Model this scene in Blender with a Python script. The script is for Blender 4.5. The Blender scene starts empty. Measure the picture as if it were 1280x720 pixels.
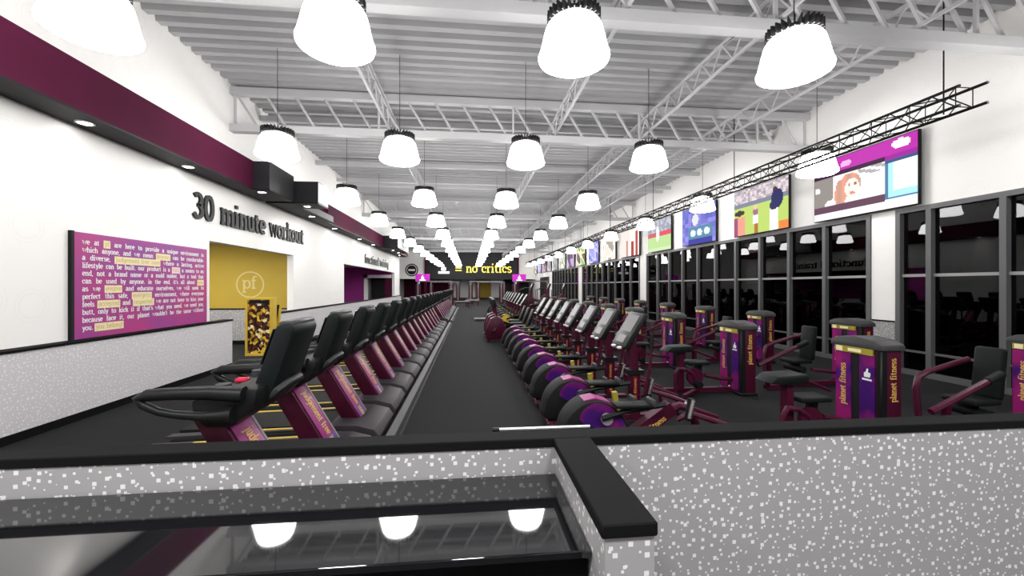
import bpy, bmesh, math, random
from mathutils import Vector, Matrix
random.seed(7)
S = bpy.context.scene
COL = S.collection
PI = math.pi
R = math.radians

# ------------------------------------------------------------------ materials
MATS = {}
def mat(name, color, rough=0.5, metal=0.0, emit=None, es=0.0, spec=0.22, ior=1.5, coat=0.0):
    if name in MATS: return MATS[name]
    m = bpy.data.materials.new(name); m.use_nodes = True
    b = m.node_tree.nodes['Principled BSDF']
    b.inputs['Base Color'].default_value = (*color, 1)
    b.inputs['Roughness'].default_value = rough
    b.inputs['Metallic'].default_value = metal
    b.inputs['IOR'].default_value = ior
    b.inputs['Specular IOR Level'].default_value = spec
    b.inputs['Coat Weight'].default_value = coat
    if emit:
        b.inputs['Emission Color'].default_value = (*emit, 1)
        b.inputs['Emission Strength'].default_value = es
    MATS[name] = m
    return m

def noisy(name, color, amount=0.25, scale=40, rough=0.6, bump=0.0, metal=0.0, spec=.15):
    m = mat(name, color, rough, metal, spec=spec)
    nt = m.node_tree; b = nt.nodes['Principled BSDF']
    tc = nt.nodes.new('ShaderNodeTexCoord'); n = nt.nodes.new('ShaderNodeTexNoise')
    n.inputs['Scale'].default_value = scale; n.inputs['Detail'].default_value = 4
    nt.links.new(tc.outputs['Object'], n.inputs['Vector'])
    mx = nt.nodes.new('ShaderNodeMix'); mx.data_type = 'RGBA'
    mx.inputs[6].default_value = (*[c * (1 - amount) for c in color], 1)
    mx.inputs[7].default_value = (*[min(1, c * (1 + amount)) for c in color], 1)
    nt.links.new(n.outputs['Fac'], mx.inputs[0]); nt.links.new(mx.outputs[2], b.inputs['Base Color'])
    if bump:
        bp = nt.nodes.new('ShaderNodeBump'); bp.inputs['Strength'].default_value = bump; bp.inputs['Distance'].default_value = 0.01
        nt.links.new(n.outputs['Fac'], bp.inputs['Height']); nt.links.new(bp.outputs['Normal'], b.inputs['Normal'])
    return m

def dotted(name, base, dot, scale):
    """grey laminate with a scatter of little pale squares"""
    m = mat(name, base, 0.45); nt = m.node_tree; b = nt.nodes['Principled BSDF']; L = nt.links.new
    g = nt.nodes.new('ShaderNodeNewGeometry'); sp = nt.nodes.new('ShaderNodeSeparateXYZ'); L(g.outputs['Position'], sp.inputs[0])
    ad = nt.nodes.new('ShaderNodeMath'); ad.operation = 'ADD'; L(sp.outputs[0], ad.inputs[0]); L(sp.outputs[1], ad.inputs[1])
    cb = nt.nodes.new('ShaderNodeCombineXYZ'); L(ad.outputs[0], cb.inputs[0]); L(sp.outputs[2], cb.inputs[1])
    prev = None
    for sc, lo, hi, off in ((scale, .09, .19, 0.0), (scale * .9, .04, .11, 31.7)):
        mp = nt.nodes.new('ShaderNodeMapping'); mp.inputs['Location'].default_value = (off, off * .7, 0); L(cb.outputs[0], mp.inputs[0])
        v = nt.nodes.new('ShaderNodeTexVoronoi'); v.voronoi_dimensions = '2D'; v.distance = 'CHEBYCHEV'
        v.inputs['Scale'].default_value = sc; v.inputs['Randomness'].default_value = .85
        L(mp.outputs[0], v.inputs['Vector'])
        sr = nt.nodes.new('ShaderNodeSeparateColor'); L(v.outputs['Color'], sr.inputs[0])
        mr = nt.nodes.new('ShaderNodeMapRange'); mr.inputs['To Min'].default_value = lo; mr.inputs['To Max'].default_value = hi
        L(sr.outputs[0], mr.inputs['Value'])
        lt = nt.nodes.new('ShaderNodeMath'); lt.operation = 'LESS_THAN'; L(v.outputs['Distance'], lt.inputs[0]); L(mr.outputs[0], lt.inputs[1])
        if prev is None: prev = lt.outputs[0]
        else:
            mxm = nt.nodes.new('ShaderNodeMath'); mxm.operation = 'MAXIMUM'; L(prev, mxm.inputs[0]); L(lt.outputs[0], mxm.inputs[1]); prev = mxm.outputs[0]
    mx = nt.nodes.new('ShaderNodeMix'); mx.data_type = 'RGBA'
    mx.inputs[6].default_value = (*base, 1); mx.inputs[7].default_value = (*dot, 1)
    L(prev, mx.inputs[0]); L(mx.outputs[2], b.inputs['Base Color'])
    return m

def painted_wall(name, color):
    """white paint with faint printed rings"""
    m = mat(name, color, 0.7); nt = m.node_tree; b = nt.nodes['Principled BSDF']; L = nt.links.new
    g = nt.nodes.new('ShaderNodeNewGeometry'); sp = nt.nodes.new('ShaderNodeSeparateXYZ'); L(g.outputs['Position'], sp.inputs[0])
    ad = nt.nodes.new('ShaderNodeMath'); ad.operation = 'ADD'; L(sp.outputs[0], ad.inputs[0]); L(sp.outputs[1], ad.inputs[1])
    cb = nt.nodes.new('ShaderNodeCombineXYZ'); L(ad.outputs[0], cb.inputs[0]); L(sp.outputs[2], cb.inputs[1])
    v = nt.nodes.new('ShaderNodeTexVoronoi'); v.voronoi_dimensions = '2D'; v.inputs['Scale'].default_value = 1.5; v.inputs['Randomness'].default_value = .8
    L(cb.outputs[0], v.inputs['Vector'])
    r = nt.nodes.new('ShaderNodeValToRGB'); e = r.color_ramp.elements
    d = tuple(c * .965 for c in color)
    e[0].position = 0; e[0].color = (*color, 1); e[1].position = 1; e[1].color = (*color, 1)
    for p, c in ((.20, color), (.225, d), (.25, color), (.285, color), (.30, d), (.32, color)):
        x = e.new(p); x.color = (*c, 1)
    L(v.outputs['Distance'], r.inputs[0]); L(r.outputs[0], b.inputs['Base Color'])
    return m

M = {}
M['wall'] = painted_wall('white wall paint', (.88, .87, .85))
M['white'] = mat('plain white paint', (.86, .85, .84), .6)
M['floor'] = noisy('dark rubber floor', (.013, .013, .0145), .2, 60, .85)
M['deck'] = mat('grey roof deck', (.42, .42, .432), .5, .0)
M['steel'] = mat('grey painted steel', (.50, .50, .512), .45)
M['dots'] = dotted('speckled grey laminate', (.29, .283, .286), (.66, .65, .65), 20)
M['dots_lit'] = dotted('speckled laminate lit copy', (.60, .58, .60), (.80, .79, .79), 20)  # same speckled laminate, lightened for the stronger light on the left walls
M['cap'] = noisy('black laminate cap', (.006, .006, .0065), .2, 80, .7, spec=.05)
M['maroon'] = noisy('plum painted soffit', (.070, .008, .030), .15, 2, .75, spec=.08)
M['char'] = mat('charcoal panel', (.020, .020, .023), .5)
M['blackmat'] = mat('flat black', (.008, .007, .009), .6)
M['gold'] = noisy('mustard gold wall', (.42, .30, .045), .06, 3, .6)
M['purplewall'] = noisy('purple wall paint', (.30, .035, .22), .1, 3, .6)
M['frame'] = mat('grey aluminium frame', (.12, .12, .124), .45, .2)
M['sash'] = mat('mid grey rail', (.30, .30, .30), .4, .3)
M['black'] = mat('black plastic', (.007, .0075, .008), .42)
M['blackshine'] = mat('glossy black plastic', (.012, .012, .014), .18)
M['pad'] = noisy('black vinyl pad', (.008, .010, .010), .2, 90, .5, spec=.12)
M['rubber'] = mat('black rubber', (.005, .005, .005), .7)
M['greyplastic'] = mat('grey plastic', (.042, .042, .045), .5)
M['lightgrey'] = mat('light grey plastic', (.22, .215, .22), .4)
M['hood'] = mat('warm grey hood', (.040, .034, .040), .5)
M['mframe'] = mat('maroon powder coat', (.060, .005, .021), .35)
M['magenta'] = mat('magenta panel', (.27, .018, .16), .35)
M['violet'] = mat('violet panel', (.09, .014, .20), .35)
M['yellow'] = mat('yellow paint', (.75, .50, .05), .4)
M['olive'] = mat('olive yellow plastic', (.30, .26, .03), .5)
M['textyel'] = mat('yellow lettering', (.70, .42, .10), .5)
M['red'] = mat('red plastic', (.60, .02, .06), .4)
M['redstrip'] = mat('red strip', (.20, .008, .025), .4)
M['chrome'] = mat('polished steel', (.75, .75, .76), .22, 1.0)
M['silver'] = mat('brushed silver', (.62, .62, .64), .35, .7)
M['paper'] = mat('white plastic', (.80, .80, .80), .4)
M['screengrey'] = mat('grey console face', (.10, .096, .10), .35)
M['lampsink'] = mat('dark heat sink', (.03, .03, .03), .5, .5)
M['night'] = mat('asphalt at night', (.01, .01, .011), .9)
M['letters'] = mat('black lettering', (.012, .012, .013), .5)
M['cream'] = mat('pale yellow highlight', (.82, .72, .44), .6)
M['pinkish'] = mat('pale pink highlight', (.85, .62, .68), .6)
M['counter'] = mat('glossy black counter', (.006, .006, .007), .035, 0, ior=1.85, spec=.5)
M['lamp'] = mat('glowing acrylic', (.9, .9, .9), .4, emit=(1, .985, .965), es=22.0)
M['downlight'] = mat('downlight lens', (.9, .9, .9), .4, emit=(1, .97, .93), es=26.0)
M['glowyel'] = mat('lit yellow letters', (.9, .75, .1), .4, emit=(1, .80, .12), es=1.0)
M['glowwhite'] = mat('lit white sign face', (.9, .9, .9), .4, emit=(1, .95, 1), es=1.6)
M['glowmag'] = mat('lit magenta sign face', (.4, .02, .35), .4, emit=(.30, .012, .27), es=1.1)

def sign_magenta():
    m = mat('magenta poster print', (.40, .06, .28), .45); nt = m.node_tree; b = nt.nodes['Principled BSDF']; L = nt.links.new
    tc = nt.nodes.new('ShaderNodeTexCoord'); n = nt.nodes.new('ShaderNodeTexNoise'); n.inputs['Scale'].default_value = 1.1; n.inputs['Detail'].default_value = 3
    L(tc.outputs['Object'], n.inputs['Vector'])
    r = nt.nodes.new('ShaderNodeValToRGB'); e = r.color_ramp.elements
    e[0].position = .3; e[0].color = (.26, .055, .27, 1); e[1].position = .7; e[1].color = (.44, .045, .20, 1)
    L(n.outputs['Fac'], r.inputs[0]); L(r.outputs[0], b.inputs['Base Color'])
    return m
M['poster'] = sign_magenta()

def purple_print():
    m = mat('purple and magenta print', (.3, .03, .25), .32); nt = m.node_tree; b = nt.nodes['Principled BSDF']; L = nt.links.new
    tc = nt.nodes.new('ShaderNodeTexCoord'); n = nt.nodes.new('ShaderNodeTexNoise'); n.inputs['Scale'].default_value = 3.2; n.inputs['Detail'].default_value = 2
    L(tc.outputs['Object'], n.inputs['Vector'])
    r = nt.nodes.new('ShaderNodeValToRGB'); e = r.color_ramp.elements
    e[0].position = .40; e[0].color = (.045, .008, .12, 1); e[1].position = .60; e[1].color = (.26, .012, .13, 1)
    L(n.outputs['Fac'], r.inputs[0]); L(r.outputs[0], b.inputs['Base Color'])
    return m
M['print'] = purple_print()

def vending_print():
    m = mat('gold and brown mosaic print', (.3, .2, .05), .3); nt = m.node_tree; b = nt.nodes['Principled BSDF']; L = nt.links.new
    tc = nt.nodes.new('ShaderNodeTexCoord'); v = nt.nodes.new('ShaderNodeTexVoronoi'); v.inputs['Scale'].default_value = 14
    L(tc.outputs['Object'], v.inputs['Vector']); sr = nt.nodes.new('ShaderNodeSeparateColor'); L(v.outputs['Color'], sr.inputs[0])
    r = nt.nodes.new('ShaderNodeValToRGB'); r.color_ramp.interpolation = 'CONSTANT'; e = r.color_ramp.elements
    e[0].position = 0; e[0].color = (.02, .006, .008, 1); e[1].position = .35; e[1].color = (.10, .02, .02, 1)
    for p, c in ((.55, (.45, .24, .02)), (.75, (.75, .5, .05)), (.92, (.85, .8, .5))):
        x = e.new(p); x.color = (*c, 1)
    L(sr.outputs[0], r.inputs[0]); L(r.outputs[0], b.inputs['Base Color'])
    return m
M['mosaic'] = vending_print()

def pane_glass():
    m = bpy.data.materials.new('dark tinted glass'); m.use_nodes = True; nt = m.node_tree; nt.nodes.clear(); L = nt.links.new
    o = nt.nodes.new('ShaderNodeOutputMaterial'); mx = nt.nodes.new('ShaderNodeMixShader')
    f = nt.nodes.new('ShaderNodeFresnel'); f.inputs['IOR'].default_value = 1.5
    t = nt.nodes.new('ShaderNodeBsdfTransparent'); t.inputs['Color'].default_value = (.25, .26, .27, 1)
    g = nt.nodes.new('ShaderNodeBsdfGlossy'); g.inputs['Roughness'].default_value = .0; g.inputs['Color'].default_value = (.55, .55, .56, 1)
    L(f.outputs[0], mx.inputs[0]); L(t.outputs[0], mx.inputs[1]); L(g.outputs[0], mx.inputs[2]); L(mx.outputs[0], o.inputs[0])
    return m
M['glass'] = pane_glass()

def screen_mat():
    m = bpy.data.materials.new('television picture'); m.use_nodes = True; nt = m.node_tree; b = nt.nodes['Principled BSDF']
    a = nt.nodes.new('ShaderNodeVertexColor'); a.layer_name = 'Col'
    b.inputs['Base Color'].default_value = (.01, .01, .01, 1); b.inputs['Roughness'].default_value = .6; b.inputs['Specular IOR Level'].default_value = .02
    nt.links.new(a.outputs['Color'], b.inputs['Emission Color']); b.inputs['Emission Strength'].default_value = 1.15
    return m
M['screen'] = screen_mat()

# ------------------------------------------------------------------ mesh builder
class MB:
    def __init__(s): s.v = []; s.f = []; s.mi = []; s.sm = []
    def add(s, vs, fs, mi=0, smooth=False):
        o = len(s.v); s.v += [tuple(v) for v in vs]
        for f in fs: s.f.append([i + o for i in f]); s.mi.append(mi); s.sm.append(smooth)
        return s
    def addf(s, bm, mi, rnd):
        o = len(s.v); s.v += [tuple(v.co) for v in bm.verts]
        for f in bm.faces: s.f.append([v.index + o for v in f.verts]); s.mi.append(mi); s.sm.append(f in rnd)
    def box(s, x0, x1, y0, y1, z0, z1, mi=0, M_=None):
        vs = [Vector((x, y, z)) for x in (x0, x1) for y in (y0, y1) for z in (z0, z1)]
        if M_: vs = [M_ @ v for v in vs]
        fs = [(0, 1, 3, 2), (4, 6, 7, 5), (0, 4, 5, 1), (2, 3, 7, 6), (0, 2, 6, 4), (1, 5, 7, 3)]
        return s.add(vs, fs, mi)
    def bbox(s, x0, x1, y0, y1, z0, z1, b=.02, seg=2, mi=0, M_=None):
        bm = bmesh.new(); bmesh.ops.create_cube(bm, size=1)
        for v in bm.verts:
            v.co = Vector(((x0 + x1) / 2 + v.co.x * (x1 - x0), (y0 + y1) / 2 + v.co.y * (y1 - y0), (z0 + z1) / 2 + v.co.z * (z1 - z0)))
        b = min(b, .49 * min(abs(x1 - x0), abs(y1 - y0), abs(z1 - z0)))
        bm.normal_update(); ns = [f.normal.copy() for f in bm.faces]
        bmesh.ops.bevel(bm, geom=bm.edges[:], offset=b, segments=seg, profile=.5, affect='EDGES')
        bm.normal_update(); rnd = {f for f in bm.faces if all(f.normal.dot(q) < .9999 for q in ns)}
        if M_: bmesh.ops.transform(bm, matrix=M_, verts=bm.verts[:])
        bm.verts.index_update()
        s.addf(bm, mi, rnd); bm.free(); return s
    def prism(s, prof, axis, a, b, mi=0, bevel=0, M_=None):
        """prof: list of 2-D points; axis 'y' -> (x,z) profile, 'x' -> (y,z), 'z' -> (x,y)"""
        def P(p, t):
            return Vector((p[0], t, p[1])) if axis == 'y' else Vector((t, p[0], p[1])) if axis == 'x' else Vector((p[0], p[1], t))
        bm = bmesh.new(); A = [bm.verts.new(P(p, a)) for p in prof]; B = [bm.verts.new(P(p, b)) for p in prof]
        n = len(prof); bm.faces.new(A); bm.faces.new(B[::-1])
        for i in range(n): bm.faces.new((A[i], B[i], B[(i + 1) % n], A[(i + 1) % n]))
        bmesh.ops.recalc_face_normals(bm, faces=bm.faces[:])
        rnd = set()
        if bevel:
            bm.normal_update(); ns = [f.normal.copy() for f in bm.faces]
            bmesh.ops.bevel(bm, geom=bm.edges[:], offset=bevel, segments=2, profile=.5, affect='EDGES')
            bm.normal_update(); rnd = {f for f in bm.faces if all(f.normal.dot(q) < .9999 for q in ns)}
        if M_: bmesh.ops.transform(bm, matrix=M_, verts=bm.verts[:])
        bm.verts.index_update()
        s.addf(bm, mi, rnd); bm.free(); return s
    def tube(s, pts, r, n=8, mi=0, caps=True, flat=1.0):
        pts = [Vector(p) for p in pts]
        rs = r if isinstance(r, (list, tuple)) else [r] * len(pts)
        o = len(s.v); N = len(pts)
        prev = None
        for i, p in enumerate(pts):
            d = (pts[min(i + 1, N - 1)] - pts[max(i - 1, 0)]).normalized()
            if prev is None:
                up = Vector((0, 0, 1)) if abs(d.z) < .9 else Vector((1, 0, 0))
                a = d.cross(up).normalized()
            else:
                a = (prev - d * prev.dot(d)).normalized()
            prev = a; b = d.cross(a)
            for k in range(n):
                t = 2 * PI * k / n
                s.v.append(tuple(p + a * (math.cos(t) * rs[i]) + b * (math.sin(t) * rs[i] * flat)))
        for i in range(N - 1):
            for k in range(n):
                s.f.append([o + i * n + k, o + i * n + (k + 1) % n, o + (i + 1) * n + (k + 1) % n, o + (i + 1) * n + k]); s.mi.append(mi); s.sm.append(n > 5)
        if caps:
            s.f.append([o + k for k in range(n)][::-1]); s.mi.append(mi); s.sm.append(False)
            s.f.append([o + (N - 1) * n + k for k in range(n)]); s.mi.append(mi); s.sm.append(False)
        return s
    def cyl(s, c, r, h, axis='z', n=16, mi=0):
        c = Vector(c); d = {'x': Vector((1, 0, 0)), 'y': Vector((0, 1, 0)), 'z': Vector((0, 0, 1))}[axis]
        return s.tube([c - d * h / 2, c + d * h / 2], r, n, mi)
    def lathe(s, prof, n=20, c=(0, 0, 0), mi=0):
        o = len(s.v)
        for r, z in prof:
            for k in range(n):
                t = 2 * PI * k / n; s.v.append((c[0] + r * math.cos(t), c[1] + r * math.sin(t), c[2] + z))
        for i in range(len(prof) - 1):
            for k in range(n):
                s.f.append([o + i * n + k, o + i * n + (k + 1) % n, o + (i + 1) * n + (k + 1) % n, o + (i + 1) * n + k]); s.mi.append(mi); s.sm.append(True)
        return s
    def beam(s, a, b, w, h, mi=0):
        """rectangular bar from a to b"""
        a = Vector(a); b = Vector(b); d = (b - a).normalized()
        up = Vector((0, 0, 1)) if abs(d.z) < .95 else Vector((0, 1, 0))
        x = d.cross(up).normalized() * w / 2; y = x.normalized().cross(d) * h / 2
        vs = [a - x - y, a + x - y, a + x + y, a - x + y, b - x - y, b + x - y, b + x + y, b - x + y]
        return s.add(vs, [(3, 2, 1, 0), (4, 5, 6, 7), (0, 1, 5, 4), (1, 2, 6, 5), (2, 3, 7, 6), (3, 0, 4, 7)], mi)
    def build(s, name, mats, parent=None, loc=None):
        me = bpy.data.meshes.new(name); me.from_pydata(s.v, [], s.f)
        if not isinstance(mats, (list, tuple)): mats = [mats]
        for m in mats: me.materials.append(M[m] if isinstance(m, str) else m)
        me.polygons.foreach_set('material_index', s.mi); me.polygons.foreach_set('use_smooth', s.sm)
        me.update()
        if any(s.sm):
            try: me.set_sharp_from_angle(angle=R(40))
            except Exception: pass
        o = bpy.data.objects.new(name, me); COL.objects.link(o)
        if parent: o.parent = parent
        if loc: o.location = loc
        return o

def tag(o, label=None, cat=None, group=None, kind=None):
    if label: o['label'] = label
    if cat: o['category'] = cat
    if group: o['group'] = group
    if kind: o['kind'] = kind
    return o
def empty(name, loc=(0, 0, 0), rz=0):
    o = bpy.data.objects.new(name, None); COL.objects.link(o); o.location = loc; o.rotation_euler = (0, 0, rz); return o
KIDS = {}
def copy_tree(o, parent=None):
    c = o.copy(); COL.objects.link(c); c.parent = parent
    for ch in [x for x in o.children]: copy_tree(ch, c)
    return c
ORD = ['first', 'second', 'third', 'fourth', 'fifth', 'sixth', 'seventh', 'eighth', 'ninth', 'tenth', 'eleventh', 'twelfth', 'thirteenth',
       'fourteenth', 'fifteenth', 'sixteenth', 'seventeenth', 'eighteenth', 'nineteenth', 'twentieth', 'twenty-first', 'twenty-second',
       'twenty-third', 'twenty-fourth', 'twenty-fifth', 'twenty-sixth', 'twenty-seventh', 'twenty-eighth', 'twenty-ninth', 'thirtieth']

# ------------------------------------------------------------------ slab lettering
def arc(cx, cy, rx, ry, a0, a1, n=9):
    return [(cx + rx * math.cos(R(a0 + (a1 - a0) * i / n)), cy + ry * math.sin(R(a0 + (a1 - a0) * i / n))) for i in range(n + 1)]
def ell(cx, cy, rx, ry): return arc(cx, cy, rx, ry, 0, 360, 16)
G = {
 'a': (.9, [[(.68, .05), (.68, .7)] , arc(.42, .68, .26, .30, 0, 160), ell(.38, .30, .27, .27), [(.68, .05), (.85, .05)]]),
 'b': (.95, [[(.2, 0), (.2, 1.45)], ell(.52, .5, .32, .46), [(.02, 1.42), (.2, 1.42)]]),
 'c': (.85, [arc(.46, .5, .34, .46, 45, 315, 12), [(.70, .62), (.70, .92)]]),
 'd': (.95, [[(.74, .05), (.74, 1.45)], ell(.42, .5, .32, .46), [(.56, 1.42), (.74, 1.42)], [(.74, .05), (.92, .05)]]),
 'e': (.88, [arc(.46, .5, .35, .46, 0, 315, 13), [(.12, .52), (.80, .52)]]),
 'f': (.62, [arc(.50, 1.15, .24, .27, 60, 180, 6) + [(.26, .05)], [(.04, .93), (.54, .93)], [(.06, .05), (.5, .05)]]),
 'g': (.92, [ell(.42, .55, .31, .41), [(.74, .95), (.74, -.1)] + arc(.42, -.1, .32, .27, 0, -150, 7), [(.74, .93), (.92, .93)]]),
 'h': (1.0, [[(.22, .05), (.22, 1.42)], arc(.5, .58, .27, .36, 180, 0, 7) + [(.77, .05)], [(.04, 1.42), (.22, 1.42)], [(.04, .05), (.42, .05)], [(.60, .05), (.96, .05)]]),
 'i': (.56, [[(.26, .05), (.26, .93)], [(.06, .93), (.26, .93)], [(.04, .05), (.48, .05)], [(.26, 1.24), (.26, 1.46)]]),
 'j': (.5, [[(.30, .93), (.30, -.15)] + arc(.08, -.15, .22, .22, 0, -100, 5), [(.10, .93), (.30, .93)], [(.30, 1.24), (.30, 1.46)]]),
 'k': (.98, [[(.22, .05), (.22, 1.42)], [(.04, 1.42), (.22, 1.42)], [(.04, .05), (.42, .05)], [(.78, .93), (.30, .42)], [(.42, .55), (.80, .05)], [(.62, .93), (.92, .93)], [(.62, .05), (.96, .05)]]),
 'l': (.5, [[(.26, .05), (.26, 1.42)], [(.06, 1.42), (.26, 1.42)], [(.04, .05), (.48, .05)]]),
 'm': (1.5, [[(.22, .05), (.22, .95)], arc(.49, .6, .26, .33, 180, 0, 6) + [(.75, .05)], arc(1.02, .6, .26, .33, 180, 0, 6) + [(1.28, .05)], [(.04, .93), (.22, .93)], [(.04, .05), (.40, .05)], [(.60, .05), (.92, .05)], [(1.12, .05), (1.46, .05)]]),
 'n': (1.0, [[(.22, .05), (.22, .95)], arc(.5, .58, .27, .36, 180, 0, 7) + [(.77, .05)], [(.04, .93), (.22, .93)], [(.04, .05), (.42, .05)], [(.60, .05), (.96, .05)]]),
 'o': (.92, [ell(.46, .5, .35, .46)]),
 'p': (.95, [[(.22, .95), (.22, -.42)], ell(.54, .5, .31, .44), [(.04, .93), (.22, .93)], [(.04, -.40), (.42, -.40)]]),
 'q': (.95, [[(.74, .95), (.74, -.42)], ell(.42, .5, .31, .44), [(.56, -.40), (.92, -.40)]]),
 'r': (.74, [[(.22, .05), (.22, .95)], arc(.5, .6, .27, .34, 180, 50, 6), [(.04, .93), (.22, .93)], [(.04, .05), (.46, .05)]]),
 's': (.78, [arc(.4, .72, .26, .23, 20, 270, 8) + arc(.4, .26, .28, .23, 90, -160, 8)]),
 't': (.70, [[(.28, 1.25), (.28, .3)] + arc(.48, .3, .2, .25, 180, 300, 5), [(.04, .93), (.54, .93)]]),
 'u': (1.0, [[(.22, .93)] + arc(.48, .38, .26, .33, 180, 360, 7) + [(.74, .93)], [(.74, .5), (.74, .05), (.92, .05)], [(.04, .93), (.22, .93)], [(.56, .93), (.74, .93)]]),
 'v': (.9, [[(.16, .93), (.46, .04), (.76, .93)], [(.02, .93), (.34, .93)], [(.6, .93), (.9, .93)]]),
 'w': (1.35, [[(.16, .93), (.42, .04), (.68, .90), (.94, .04), (1.2, .93)], [(.02, .93), (.34, .93)], [(1.04, .93), (1.34, .93)]]),
 'x': (.95, [[(.16, .93), (.80, .05)], [(.80, .93), (.16, .05)], [(.02, .93), (.34, .93)], [(.62, .93), (.94, .93)], [(.02, .05), (.34, .05)], [(.62, .05), (.94, .05)]]),
 'y': (.9, [[(.16, .93), (.46, .10)], [(.76, .93), (.38, -.3), (.12, -.36)], [(.02, .93), (.34, .93)], [(.6, .93), (.9, .93)]]),
 'z': (.85, [[(.12, .70), (.12, .92), (.72, .92), (.12, .06), (.74, .06), (.74, .30)]]),
 '3': (.95, [arc(.42, 1.08, .30, .32, 150, -90, 9) + arc(.42, .40, .36, .36, 90, -155, 10)]),
 '0': (1.0, [ell(.48, .73, .34, .69)]),
 ',': (.4, [[(.2, .12), (.2, -.05), (.10, -.2)]]), '.': (.4, [[(.2, -.02), (.2, .20)]]),
 "'": (.35, [[(.18, 1.4), (.16, 1.05)]]), '!': (.45, [[(.22, 1.4), (.22, .45)], [(.22, -.02), (.22, .20)]]),
 '=': (1.2, [[(.1, .72), (1.1, .72)], [(.1, .32), (1.1, .32)]]), '-': (.6, [[(.1, .5), (.5, .5)]]), ' ': (.62, []),
}
def text_w(t): return sum(G.get(c, G['o'])[0] for c in t)
def lettering(mb, text, org, right, up, size, depth=.01, t=.22, width=None, mi=0, tv=None, serif=True):
    """size: x-height in metres; right/up: unit vectors; prints along the surface and stands out along right x up"""
    org = Vector(org); right = Vector(right).normalized(); up = Vector(up).normalized(); nrm = right.cross(up)
    sx = size if width is None else width / text_w(text)
    x = 0
    for ch in text:
        w, strokes = G.get(ch, G['o'])
        for si, st in enumerate(strokes):
            n = len(st); dz = si * .00015 + depth
            L_, R_ = [], []
            for i, p in enumerate(st):
                a = Vector(st[max(i - 1, 0)]); b = Vector(st[min(i + 1, n - 1)])
                if i == 0 and n > 2 and (Vector(st[0]) - Vector(st[-1])).length < 1e-5: a = Vector(st[-2])
                if i == n - 1 and n > 2 and (Vector(st[0]) - Vector(st[-1])).length < 1e-5: b = Vector(st[1])
                d = (b - a).normalized(); q = Vector((-d.y, d.x))
                # heavier verticals than horizontals
                hw = t / 2 * (1.0 if abs(d.y) > .6 else .72)
                L_.append(Vector(p) + q * hw); R_.append(Vector(p) - q * hw)
            o = len(mb.v)
            for z in (0, dz):
                for i in range(n):
                    for P in (L_[i], R_[i]):
                        mb.v.append(tuple(org + right * ((x + P.x) * sx) + up * (P.y * size) + nrm * z))
            k = 2 * n
            def ff(f): mb.f.append([o + q for q in f]); mb.mi.append(mi); mb.sm.append(False)
            for i in range(n - 1):
                a, b, c, d_ = 2 * i, 2 * i + 1, 2 * i + 3, 2 * i + 2
                ff((a + k, b + k, c + k, d_ + k))
                if depth > .004:
                    ff((a, d_, d_ + k, a + k)); ff((b, b + k, c + k, c))
            if depth > .004:
                ff((0, k, k + 1, 1)); e = 2 * (n - 1); ff((e, e + 1, e + 1 + k, e + k))
        x += w
    return mb

def thumb(mb, org, right, up, s, depth=.01, mi=0):
    """a fist with the thumb raised, about s tall"""
    org = Vector(org); right = Vector(right).normalized(); up = Vector(up).normalized(); n = right.cross(up)
    prof = [(-.30, -.35), (.30, -.35), (.36, -.05), (.34, .12), (.08, .14), (.12, .30), (.10, .52), (-.04, .50), (-.08, .28), (-.22, .10), (-.32, .06)]
    o = len(mb.v)
    for z in (0, depth):
        for p in prof: mb.v.append(tuple(org + right * p[0] * s + up * p[1] * s + n * z))
    k = len(prof)
    mb.f.append([o + k + i for i in range(k)]); mb.mi.append(mi); mb.sm.append(False)
    for i in range(k):
        mb.f.append([o + i, o + (i + 1) % k, o + k + (i + 1) % k, o + k + i]); mb.mi.append(mi); mb.sm.append(False)
    return mb
def disc(mb, org, right, up, r0, r1, n=28, mi=0, off=0.0):
    org = Vector(org); right = Vector(right).normalized(); up = Vector(up).normalized(); nr = right.cross(up)
    o = len(mb.v)
    for r in (r0, r1):
        for k in range(n):
            t = 2 * PI * k / n; mb.v.append(tuple(org + right * math.cos(t) * r + up * math.sin(t) * r + nr * off))
    for k in range(n): mb.f.append([o + k, o + (k + 1) % n, o + n + (k + 1) % n, o + n + k][::-1]); mb.mi.append(mi); mb.sm.append(False)
    return mb
YY, ZZ, XX = (0, 1, 0), (0, 0, 1), (1, 0, 0)
NY, NX = (0, -1, 0), (-1, 0, 0)

# ------------------------------------------------------------------ camera
F_PX = 515.0; YAW = math.atan(53 / F_PX); H = 1.75
cam = bpy.data.cameras.new('camera'); camo = bpy.data.objects.new('camera', cam); COL.objects.link(camo)
cam.sensor_width = 36; cam.lens = F_PX / 1280 * 36; cam.shift_y = -3 / 1280; cam.clip_start = .02; cam.clip_end = 300
camo.location = (0, 0, H); camo.rotation_euler = (PI / 2, 0, -YAW); S.camera = camo

# ------------------------------------------------------------------ room shell
XL, XR, ZC, YB, YF = -5.25, 8.63, 6.2, 54.0, -4.0
def struct(name, mb, mats): return tag(mb.build(name, mats), kind='structure')
struct('floor', MB().box(-12, XR + .3, YF - .3, 62, -.2, 0), 'floor')
struct('ground', MB().box(XR + .3, 40, -20, 80, -.25, -.05), 'night')
# corrugated deck
mb = MB(); prof = []
y = YF - .2
while y < YB + .6:
    prof += [(y, ZC), (y + .13, ZC), (y + .16, ZC + .12), (y + .27, ZC + .12)]; y += .30
vs = []
for yy, zz in prof: vs += [(-9.6, yy, zz), (XR + .2, yy, zz)]
mb.add(vs, [(2 * i, 2 * i + 1, 2 * i + 3, 2 * i + 2) for i in range(len(prof) - 1)])
mb.box(-9.6, XR + .2, YF - .2, YB + .6, ZC + .13, ZC + .2)
struct('ceiling', mb, 'deck')

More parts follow.
